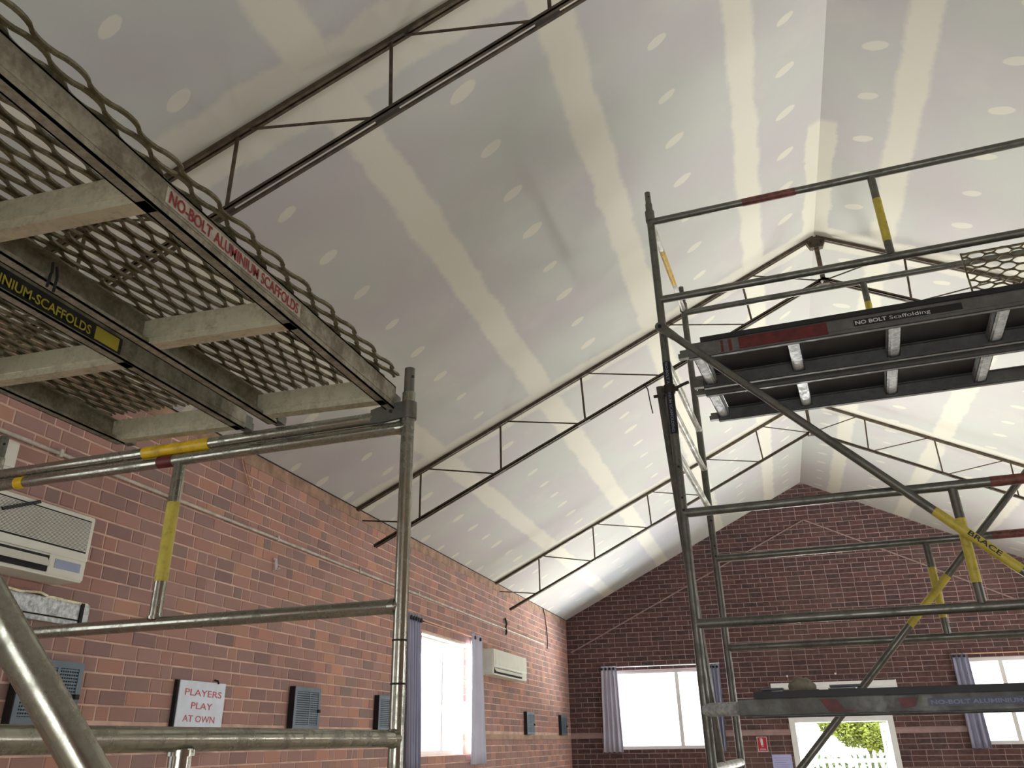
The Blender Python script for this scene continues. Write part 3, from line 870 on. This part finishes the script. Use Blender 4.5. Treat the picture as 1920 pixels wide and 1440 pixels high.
# ------------------------------------------------------------------ scaffold planks
def expanded_mesh(O, u, v, n, len_u, len_v, lwd=.155, swd=.0565, wdt=.0108, hgt=.013, seg=10, ph0=0.0):
    """strands of expanded metal; u is the long way of the diamonds"""
    m = MB(); rows = int(round(len_v/(swd/2)))
    amp = swd/4-wdt*.16
    du = lwd/seg; nseg = int(len_u/du)
    for r_ in range(rows+1):
        vc = r_*swd/2; sg = 1 if r_ % 2 else -1
        vs = []
        for i in range(nseg+1):
            uu = i*du; c = math.cos(2*math.pi*(uu/lwd+ph0))
            c = math.copysign(abs(c)**.65, c)
            vv = vc+sg*amp*c
            hh = .004*c*sg
            base = O+u*uu+v*vv+n*hh
            tilt = (n*.5+v*.22).normalized()
            for (a, b_) in ((-wdt/2, 0), (wdt/2, 0), (wdt/2, hgt), (-wdt/2, hgt)):
                vs.append(base+v*a+tilt*b_)
        fs = []
        for i in range(nseg):
            q = i*4
            for k in range(4): fs.append((q+k, q+(k+1) % 4, q+4+(k+1) % 4, q+4+k))
        fs += [(3, 2, 1, 0), (nseg*4, nseg*4+1, nseg*4+2, nseg*4+3)]
        m.add(vs, fs)
    return m
def beam(t, O, u, v, n, len_, h, inward, mat, name='side_beam'):
    """C-section: web, bottom flange with a lip, top flange; inward is +1/-1 along v"""
    m = MB(); w_ = v*inward
    m.obox(O, u*len_, w_*.005, n*h)
    m.obox(O, u*len_, w_*.036, n*.005)
    m.obox(O+w_*.031, u*len_, w_*.005, n*.016)
    m.obox(O+n*(h-.005), u*len_, w_*.028, n*.005)
    m.obox(O-w_*.002+n*(h*.24), u*len_, w_*.004, n*.006)
    return obj(name, m, M[mat], t)
def plank(label, cat_group, O, u, v, len_, wd, crosses, deck, mats, h=.092, cross='z', deck_len=None, hooks=True):
    O, u, v = V(O), V(u).normalized(), V(v).normalized(); n = u.cross(v)
    if n.z < 0: n = -n
    t = thing('scaffold_plank', label, 'scaffold plank', O, cat_group)
    b1 = beam(t, O, u, v, n, len_, h, 1, mats[0]); b2 = beam(t, O+v*wd, u, v, n, len_, h, -1, mats[0])
    for c in crosses:
        p = O+u*c+v*.006
        m = MB()
        if cross == 'z':
            m.obox(p+n*.004, v*(wd-.012), u*.004, n*(h-.006))
            m.obox(p+n*.0, v*(wd-.05)+v*.0, u*.046, n*.004)
            m.obox(p+n*.004+u*.042, v*(wd-.05), u*.004, n*.010)
            m.obox(p+n*.022-u*.003, v*(wd-.012), u*.004, n*.006)
        else:
            m.obox(p+n*.034-u*.036, v*(wd-.012), u*.072, n*.004)
            m.obox(p+n*.034-u*.036, v*(wd-.012), u*.004, n*(h-.036))
            m.obox(p+n*.034+u*.032, v*(wd-.012), u*.004, n*(h-.036))
            m.obox(p+n*.026-u*.02, v*(wd-.012), u*.04, n*.009)
        obj('cross_member', m, M[mats[1]], t)
    if deck == 'mesh':
        m = expanded_mesh(O-v*.048+n*(h+.006), u, v, n, len_-.07, wd+.07, ph0=.1)
        obj('expanded_mesh', m, M['mesh'], t)
    else:
        dl = deck_len or len_-.1
        obj('deck_board', MB().obox(O+u*.08-v*.006+n*h, u*dl, v*(wd+.012), n*.030), M['deck'], t)
    if hooks:
        for e in (0, 1):
            for vv in (.0, wd-.04):
                p = O+v*vv+(u*(len_) if e else V((0, 0, 0)))
                s_ = 1 if e else -1
                m = MB()
                m.obox(p+n*.012, u*(.05*s_), v*.04, n*.05)
                m.obox(p+n*.012+u*(.05*s_), u*(.012*s_), v*.04, n*.03)
                obj('end_hook', m, M['tube_r'], t)
    return t, n

PZ = H+1.10
p1, nrm = plank('right-hand mesh platform with a red-lettered edge strip, overhead at left', 'expanded mesh planks overhead',
      (-1.205, .70, PZ), (0, 1, 0), (-1, 0, 0), 2.03, .525, (.605-.0, 1.265, 1.93), 'mesh', ('plank', 'cross'), h=.088)
st = obj('red_sticker', MB().box(-1.2045, -1.2030, 1.36, 2.0, PZ+.030, PZ+.074), M['sticker_pale'], p1, label='pale strip with red letters')
text('lettering', 'NO-BOLT ALUMINIUM SCAFFOLDS', .046, (-1.203, 1.37, PZ+.0355), (0, 1, 0), (0, 0, 1), M['ink_red'], st, bold=.018, width=.615)
obj('cable_tie', MB().path([(-1.695, 1.55, PZ+.06), (-1.69, 1.55, PZ+.03), (-1.688, 1.545, PZ+.02), (-1.684, 1.54, PZ-.02)], .004, 6).path([(-1.688, 1.56, PZ+.05), (-1.684, 1.565, PZ+.02), (-1.68, 1.56, PZ-.025)], .004, 6), M['blackwire'], p1)
p2, nrm = plank('left-hand mesh platform with a black and yellow edge strip, overhead at left', 'expanded mesh planks overhead',
      (-1.845, .70, PZ), (0, 1, 0), (-1, 0, 0), 2.05, .585, (.68, 1.355, 2.0), 'mesh', ('plank', 'cross'), h=.088)
st = obj('black_sticker', MB().box(-1.8445, -1.843, 1.20, 2.02, PZ+.008, PZ+.062), M['sticker_black'], p2, label='black strip with yellow letters')
text('lettering', 'NO-BOLT ALUMINIUM-SCAFFOLDS', .040, (-1.843, 1.22, PZ+.017), (0, 1, 0), (0, 0, 1), M['ink_yellow'], st, bold=.018, width=.66)
obj('yellow_box', MB().box(-1.843, -1.8422, 1.90, 2.005, PZ+.014, PZ+.056), M['ink_yellow'], st)

# ------------------------------------------------------------------ left scaffold tower
def tape(parent, p0, p1, r, mat='yellow', name='yellow_tape', label=None):
    return obj(name, MB().tube(p0, p1, r+.0016, 16), M[mat], parent, label=label)
def weld(parent, p, d, r):
    d = V(d).normalized()
    return obj('weld', MB().tube(V(p)-d*.012, V(p)+d*.012, r*1.22, 12, r1=r*1.05), M['tube'], parent)
TR = .024
lt = thing('scaffold_tower', 'near scaffold tower carrying the two mesh platforms at left', 'scaffold', (-2.2, 1.8, 0), 'aluminium scaffold towers')
A = V((-1.16, 2.75, 0)); xd = V((-1, .074, 0)).normalized(); yd = V((-.08, -.997, 0))
Bp = A+xd*2.03; Cp = A+yd*2.0; Dp = Cp+xd*2.03
for k, p in enumerate((A, Bp, Cp, Dp)):
    pst = obj('post', MB().tube(p+V((0, 0, .16)), p+V((0, 0, H+1.165)), TR, 20), M['tube'], lt)
    obj('spigot', MB().tube(p+V((0, 0, H+1.15)), p+V((0, 0, H+1.262)), .0195, 16), M['tube_r'], pst)
    m = MB()
    m.tube(p+V((.0165, -.0095, H+1.225)), p+V((.0185, -.0105, H+1.225)), .006, 8)
    obj('pin_hole', m, M['dark'], pst)
    for z in (H+.30, H+.17): obj('joint_ring', MB().tube(p+V((0, 0, z)), p+V((0, 0, z+.006)), TR+.0012, 20), M['bolt'], pst)
    obj('caster_stem', MB().tube(p+V((0, 0, .12)), p+V((0, 0, .18)), .016, 12), M['galv'], pst)
    obj('caster_wheel', MB().tube(p+V((-.02, 0, .075)), p+V((.02, 0, .075)), .075, 18), M['dark'], pst)
def rail(t, p, q, z, r=TR, mat='tube', name='rail', ends=True):
    a, b_ = V((p.x, p.y, z)), V((q.x, q.y, z))
    o = obj(name, MB().tube(a, b_, r, 18), M[mat], t)
    return o
r1 = rail(lt, A, Bp, H+1.034); rail(lt, A, Bp, H+.41)
for z in (-.8, -1.3): rail(lt, A, Bp, H+z)
for z in (1.034, .41, -.8): rail(lt, Cp, Dp, H+z)
for z in (.018, -.58): rail(lt, A, Cp, H+z); rail(lt, Bp, Dp, H+z)
for z, d in ((1.034, xd), (.41, xd), (.018, yd)): weld(lt, A+V((0, 0, H+z))+d*.03, d, TR)
q = A+xd*1.015
stub = obj('stub', MB().tube(V((q.x, q.y, H+.425)), V((q.x, q.y, H+1.02)), .0235, 18), M['tube'], lt)
tape(stub, V((q.x, q.y, H+.56)), V((q.x, q.y, H+.86)), .0235, 'yellow_d')
obj('weld', MB().tube(V((q.x, q.y, H+.427)), V((q.x, q.y, H+.437)), .029, 16), M['tube'], stub)
q2 = A+yd*.985
stub2 = obj('stub', MB().tube(V((q2.x, q2.y, H-.565)), V((q2.x, q2.y, H+.0)), .0235, 18), M['tube'], lt)
obj('weld', MB().tube(V((q2.x, q2.y, H-.014)), V((q2.x, q2.y, H-.002)), .029, 16), M['tube'], stub2)
tape(stub2, V((q2.x, q2.y, H-.45)), V((q2.x, q2.y, H-.15)), .0235, 'yellow_d')
tape(r1, A+xd*1.835+V((0, 0, H+1.034)), A+xd*1.885+V((0, 0, H+1.034)), TR, 'yellow')
obj('red_mark', MB().tube(A+xd*1.045+V((0, 0, H+1.034)), A+xd*1.12+V((0, 0, H+1.034)), TR+.0012, 18), M['red'], r1)

led = thing('ledger_tube', 'ledger tube with yellow tape hooked over the top rail below the mesh platforms', 'scaffold tube', A+V((0, 0, H+1.05)))
zl = H+1.083; off = V((0, -.004, 0))
obj('tube', MB().tube(A+off+xd*.10+V((0, 0, zl)), Bp+off+V((0, 0, zl)), .0228, 18), M['tube'], led)
obj('yellow_tape', MB().tube(A+off+xd*.875+V((0, 0, zl)), A+off+xd*1.205+V((0, 0, zl)), .0244, 18), M['yellow'], led, label='yellow tape band')
m = MB()
a = A+V((0, 0, zl-.02))
m.prism([a+xd*.145+V((0, -.026, -.006)), a+xd*.145+V((0, -.026, .046)), a+xd*.09+V((0, -.030, .056)), a-xd*.005+V((0, -.030, .062)), a-xd*.005+V((0, -.030, .0)), a+xd*.10+V((0, -.030, -.010))], (0, .012, 0))
m.tube(A+V((0, 0, zl-.022)), A+V((0, 0, zl+.042)), .0315, 20)
obj('hook_clamp', m, M['tube_r'], led)
obj('rivet', MB().tube(a+xd*.06+V((0, -.034, .028)), a+xd*.06+V((0, -.028, .028)), .006, 8), M['dark'], led)

d0 = V((-.096, -.075, .156)).normalized(); pb = V((-.898, 1.048, H+.004))
out = thing('outrigger_brace', 'thick slanting tube close to the viewer at the lower left', 'scaffold tube', pb+d0*-8.4)
top = pb+d0*.66
obj('tube', MB().tube(pb-d0*2.02, top, .0255, 24), M['tube'], out)
obj('end_clamp', MB().tube(V((-1.32, .755, top.z-.03)), V((-1.32, .755, top.z+.04)), .034, 16).tube(top-d0*.03, V((-1.32, .755, top.z+.005)), .015, 10), M['tube_r'], out)
obj('foot', MB().tube(pb-d0*2.04, pb-d0*1.98, .034, 18), M['dark'], out)

# ------------------------------------------------------------------ right scaffold tower
rt_ = thing('scaffold_tower', 'tall scaffold tower at right with ladder end and black decks', 'scaffold', (1, 5.5, 0), 'aluminium scaffold towers')
F0 = V((-.369, 4.90, 0)); ud = V((1, -.09, 0)).normalized(); B0 = V((-.292, 6.345, 0)); LEN = 2.74
F1 = F0+ud*LEN; B1 = B0+ud*LEN
rt_.location = ((F0+B1)/2)
rr = .0248
posts = {}
for k, p in (('f', F0), ('b', B0), ('fr', F1), ('br', B1)):
    pst = obj('post', MB().tube(p+V((0, 0, .16)), p+V((0, 0, H+3.16)), rr, 20), M['tube_r'], rt_); posts[k] = pst
    obj('collar', MB().tube(p+V((0, 0, H+3.085)), p+V((0, 0, H+3.165)), .031, 18), M['tube_r'], pst)
    obj('spigot', MB().tube(p+V((0, 0, H+3.15)), p+V((0, 0, H+3.225)), .0235, 16).tube(p+V((0, 0, H+3.22)), p+V((0, 0, H+3.318)), .0195, 16), M['tube_r'], pst)
    obj('pin_hole', MB().tube(p+V((.006, -.0175, H+3.275)), p+V((.007, -.0205, H+3.275)), .006, 8), M['dark'], pst)
    obj('caster_stem', MB().tube(p+V((0, 0, .12)), p+V((0, 0, .18)), .016, 12), M['galv'], pst)
    obj('caster_wheel', MB().tube(p+V((-.02, 0, .075)), p+V((.02, 0, .075)), .075, 18), M['dark'], pst)
    for z in (1.40, 1.22, 1.15): obj('pin_hole', MB().tube(p+V((.004, -rr+.001, H+z)), p+V((.004, -rr-.001, H+z)), .007, 8), M['dark'], pst)
for z in (3.08, 2.494, 1.137, .549, -.80, -1.38):
    a = rail(rt_, F0, F1, H+z, rr, 'tube_r'); b_ = rail(rt_, B0, B1, H+z, rr, 'tube_r')
    if z == 3.08:
        obj('red_mark', MB().tube(F0+ud*.60+V((0, 0, H+z)), F0+ud*.93+V((0, 0, H+z)), rr+.0014, 18), M['faded'], a, label='red paint mark')
    if z == 1.137:
        obj('red_mark', MB().tube(F0+ud*1.55+V((0, 0, H+z)), F0+ud*1.85+V((0, 0, H+z)), rr+.0014, 18), M['faded'], a, label='red paint mark')
        obj('red_mark', MB().tube(B0+ud*1.75+V((0, 0, H+z)), B0+ud*2.05+V((0, 0, H+z)), rr+.0014, 18), M['faded'], b_, label='red paint mark')
for base, du in ((F0, 1.375), (B0, 1.36)):
    for z0, z1, t0, t1 in ((2.494, 3.08, 2.60, 2.90), (.549, 1.137, .66, .97)):
        p = base+ud*du
        s_ = obj('stub', MB().tube(p+V((0, 0, H+z0+.015)), p+V((0, 0, H+z1-.015)), .0235, 18), M['tube_r'], rt_)
        tape(s_, p+V((0, 0, H+t0)), p+V((0, 0, H+t1)), .0235, 'yellow_d')
def rung(z, mat, r=.019, ribs=True, t=rt_, e0=F0, e1=B0):
    a, b_ = e0+V((0, 0, H+z)), e1+V((0, 0, H+z))
    d = (b_-a).normalized()
    m = MB().tube(a+d*.02, b_-d*.02, r, 14)
    if ribs:
        for k in range(-2, 3):
            ang = math.pi*1.5+k*.5
            side = V((d.y, -d.x, 0))
            off_ = side*math.cos(ang)*(r+.001)+V((0, 0, math.sin(ang)*(r+.001)))
            m.tube(a+d*.03+off_, b_-d*.03+off_, .0032, 5)
        m.tube(b_-d*.05, b_-d*.015, r*1.25, 12)
    return obj('rung', m, M[mat], t)
for z in (2.085, 1.785, 1.50): rung(z, 'rung')
for z in (2.085, 1.785, 1.50): rung(z, 'rung', e0=F1, e1=B1)
tr_ = rung(3.10, 'rung', .018, False)
dd = (B0-F0).normalized()
tape(tr_, F0+dd*.42+V((0, 0, H+3.10)), F0+dd*.95+V((0, 0, H+3.10)), .018, 'yellow')
for z in (-.13, .9-1.35): rung(z, 'rung', .024, False)
st = obj('post_sticker', MB().tube(F0+V((0, 0, H+1.60)), F0+V((0, 0, H+2.06)), rr+.0008, 20), M['sticker_black'], posts['f'], label='black printed band')
text('lettering', 'NO-BOLT ALUMINIUM SCAFFOLDING', .024, F0+V((-.009, -rr-.001, H+2.05)), (0, 0, -1), (1, -.09, 0), M['ink_grey'], st, bold=.01, width=.44)
m = MB().tube(F0+V((0, 0, H+1.86)), F0+V((0, 0, H+1.91)), .034, 16).tube(F0+V((-.04, -.0, H+1.885)), F0+V((.05, -.0, H+1.885)), .016, 10)
m.path([F0+V((.04, -.01, H+1.885)), F0+V((.075, -.01, H+1.90)), F0+V((.12, -.01, H+1.915))], .010, 8)
obj('clamp', m, M['bolt'], rt_, label='black clamp with lever')

# planks of the right tower
def rp(u_, v_, z): return F0+ud*u_+V((.053, .9986, 0))*v_+V((0, 0, H+z))
vd = V((.09, 1, 0)).normalized()
P1 = V((-.228, 4.825, H+2.035))
pl, nz = plank('upper black-decked plank at the front with white lettering on its edge', 'black-decked planks of the right scaffold', P1, ud, vd, 2.56, .555, (.05, .60, 1.155, 1.71, 2.26), 'ply', ('fascia', 'galv'), h=.096, cross='u')
f = lambda u_, z: P1+ud*u_+V((0, 0, z))-vd*.001
st = obj('white_lettered_sticker', MB().obox(f(.94, .034), ud*.56, -vd*.0012, V((0, 0, .040))), M['sticker_black'], pl, label='black strip with white letters')
text('lettering', 'NO BOLT', .031, f(.95, .043)-vd*.0012, ud, (0, 0, 1), M['ink_white'], st, bold=.03, width=.165)
text('lettering', 'Scaffolding', .031, f(1.13, .043)-vd*.0012, ud, (0, 0, 1), M['ink_white'], st, bold=.0, width=.21)
m = MB()
for a, b_, z0, z1 in ((.30, .80, .012, .088), (.24, .26, .01, .085), (.195, .21, .01, .085)): m.obox(f(a, z0), ud*(b_-a), -vd*.001, V((0, 0, z1-z0)))
obj('red_paint', m, M['red'], pl, label='dark red paint patch')
P2 = V((-.228, 4.825, H+2.035))+vd*.66-ud*.01
pl2, nz = plank('upper black-decked plank at the back with bare open frame at right', 'black-decked planks of the right scaffold', P2, ud, vd, 2.56, .575, (.04, .61, 1.16, 1.70, 2.25), 'ply', ('fascia', 'galv'), h=.096, cross='u', deck_len=1.66)
P3 = V((-.20, 4.80, H+.100))
pl3, nz = plank('lower scaffold plank crossing the doorway, with a dark blue sticker', 'black-decked planks of the right scaffold', P3, ud, vd, 2.52, .555, (.05, .60, 1.155, 1.71, 2.26), 'ply', ('fascia', 'galv'), h=.078, cross='u')
f3 = lambda u_, z: P3+ud*u_+V((0, 0, z))-vd*.001
st = obj('blue_sticker', MB().obox(f3(.862, .024), ud*.62, -vd*.0012, V((0, 0, .032))), M['sticker_blue'], pl3, label='dark blue strip with pale letters')
text('lettering', 'NO-BOLT ALUMINIUM SCAFFOLDS', .024, f3(.872, .031)-vd*.0012, ud, (0, 0, 1), M['ink_grey'], st, bold=.03, width=.59)
m = MB()
m.prism([f3(.385, .066), f3(.46, .066), f3(.50, .012), f3(.42, .012)], -vd*.001)
m.prism([f3(.45, .02), f3(.50, .02), f3(.56, .012), f3(.42, .008)], -vd*.0014)
m.prism([f3(.735, .062), f3(.82, .062), f3(.80, .022), f3(.745, .018)], -vd*.001)
obj('red_paint', m, M['red'], pl3, label='dark red paint patches')
obj('beam_stub', MB().tube(F0+V((0, 0, H+.135)), P3+V((0, 0, .035)), .032, 14), M['galv'], pl3)

# things lying on the lower plank
m = MB(); bm = bmesh.new()
bmesh.ops.create_icosphere(bm, subdivisions=3, radius=1)
cl = P3+ud*.30+vd*.20+V((0, 0, .108))
from mathutils import noise as mnoise
for v in bm.verts:
    c = v.co; k_ = 1+.22*mnoise.noise(c*2.3)+.1*mnoise.noise(c*6)
    v.co = cl+ud*(c.x*.068*k_)+vd*(c.y*.07*k_)+V((0, 0, max(-.001, (c.z*.058+.012)*k_)))
bm.verts.index_update()
m.add([v.co for v in bm.verts], [[v.index for v in fc.verts] for fc in bm.faces], True); bm.free()
for sx, sy in ((-.06, -.02), (.02, .03)):
    m.obox(cl+ud*(sx-.03)+vd*(sy-.04), ud*.09, vd*.06, V((0, 0, .012)))
o = obj('crumpled_cloth', m, M['cloth']); tag(o, 'crumpled khaki cloth bundle lying on the lower scaffold plank', 'cloth')
for i, (a, b_, c, d, zz_, lab) in enumerate(((-.215, .10, .02, .0, .0, 'thin grey board left of the cloth on the lower plank'), (.125, .13, .0, -.05, .004, 'thin grey board right of the cloth on the lower plank'))):
    bd = (ud+vd*d*2).normalized()
    q0 = cl+ud*a+vd*c+V((0, 0, zz_+.001))
    o = thing('thin_board', lab, 'board', q0, 'thin boards on the lower plank')
    obj('lower_sheet', MB().obox(q0, bd*b_, vd*.10, V((0, 0, .009))), M['slat'], o)
    obj('upper_sheet', MB().obox(q0+V((0, 0, .014))+bd*.008, bd*b_*1.12, vd*.09, V((0, 0, .010))), M['slat'], o)

# mesh panel standing on edge behind the front plank
MO = P1+ud*1.70+vd*.69+V((0, 0, .145))
mp = thing('mesh_panel', 'expanded mesh panel standing on edge above the black deck at right', 'mesh panel', MO)
um, vm = ud, V((.01, .06, 1)).normalized(); nm_ = um.cross(vm)
obj('expanded_mesh', expanded_mesh(MO+um*.006, um, vm, nm_, .93, .565, wdt=.008, hgt=.008), M['mesh'], mp)
obj('edge_bar', MB().obox(MO-um*.004, um*.010, nm_*.012, vm*.585), M['mesh'], mp)
obj('edge_bar', MB().obox(MO+um*.93, um*.012, nm_*.012, vm*.585), M['mesh'], mp)
obj('edge_bar', MB().obox(MO+vm*.57, um*.93, nm_*.012, vm*.012), M['mesh'], mp)
obj('edge_bar', MB().obox(MO-vm*.012, um*.93, nm_*.012, vm*.012), M['mesh'], mp)

# braces
def brace(label, p0, p1, r, tape_at, words, side):
    p0, p1 = V(p0), V(p1); d = (p1-p0).normalized(); ln = (p1-p0).length
    t = thing('diagonal_brace', label, 'scaffold brace', p1, 'diagonal scaffold braces')
    tb = obj('tube', MB().tube(p0+d*.10, p1-d*.10, r, 18), M['tube_r'], t)
    nn = d.cross(V((0, 0, 1))).normalized()
    if nn.y > 0: nn = -nn
    uu = nn.cross(d).normalized()
    for p, s_ in ((p0, 1), (p1, -1)):
        m = MB()
        pts = []
        for k in range(9):
            an = math.pi/2+math.pi*k/8
            pts.append(p+d*s_*(math.cos(an)*.030)+uu*(math.sin(an)*.030))
        pts += [p+d*s_*.13-uu*r, p+d*s_*.13+uu*r]
        m.prism([q_-nn*.006 for q_ in pts], nn*.014)
        obj('flattened_end', m, M['tube_r'], t)
        obj('bolt', MB().tube(p-nn*.035, p+nn*.016, .012, 8), M['dark'], t)
    if tape_at:
        tp = obj('yellow_tape', MB().tube(p0+d*tape_at[0], p0+d*tape_at[1], r+.0016, 18), M['yellow_d'], tb)
        if words:
            q_ = p0+d*(tape_at[0]+.175)+nn*(r+.002)-uu*.008
            text('lettering', words, .034, q_, d, uu, M['ink_black'], tp, bold=.02, width=.165)
    return t
k0 = F0+V((0, -.05, H+2.285))-ud*.012
k1 = k0+V((ud.x, ud.y, -1.005)).normalized()*3.72
brace('long front brace with lettered yellow tape, sloping down to the right', k0, k1, .0235, (1.80, 2.24), 'BRACE', 1)
j1 = B0+V((0, -.045, 0))+ud*LEN+V((0, 0, H+2.205)); j0 = B0+V((0, -.045, 0))+V((0, 0, H-.52))
jd = (j1-j0).normalized()
brace('rear brace with plain yellow tape, sloping up to the right', j0, j1, .0225, (1.62, 2.02), None, 1)
sl0, sl1 = V((-.432, 5.0, H+1.948)), V((-.30, 5.62, H-1.62))
t = thing('stabiliser_tube', 'open-topped tube leaning beside the left upright of the tall scaffold', 'scaffold tube', sl1)
obj('tube', MB().tube(sl1, sl0, .0255, 18, hollow=True), M['tube_r'], t)
obj('bolt', MB().tube(sl0+V((-.045, 0, -.06)), sl0+V((.05, 0, -.06)), .010, 8), M['bolt'], t)
obj('foot', MB().tube(sl1+V((0, 0, -.03)), sl1+V((0, 0, .02)), .036, 14), M['dark'], t)
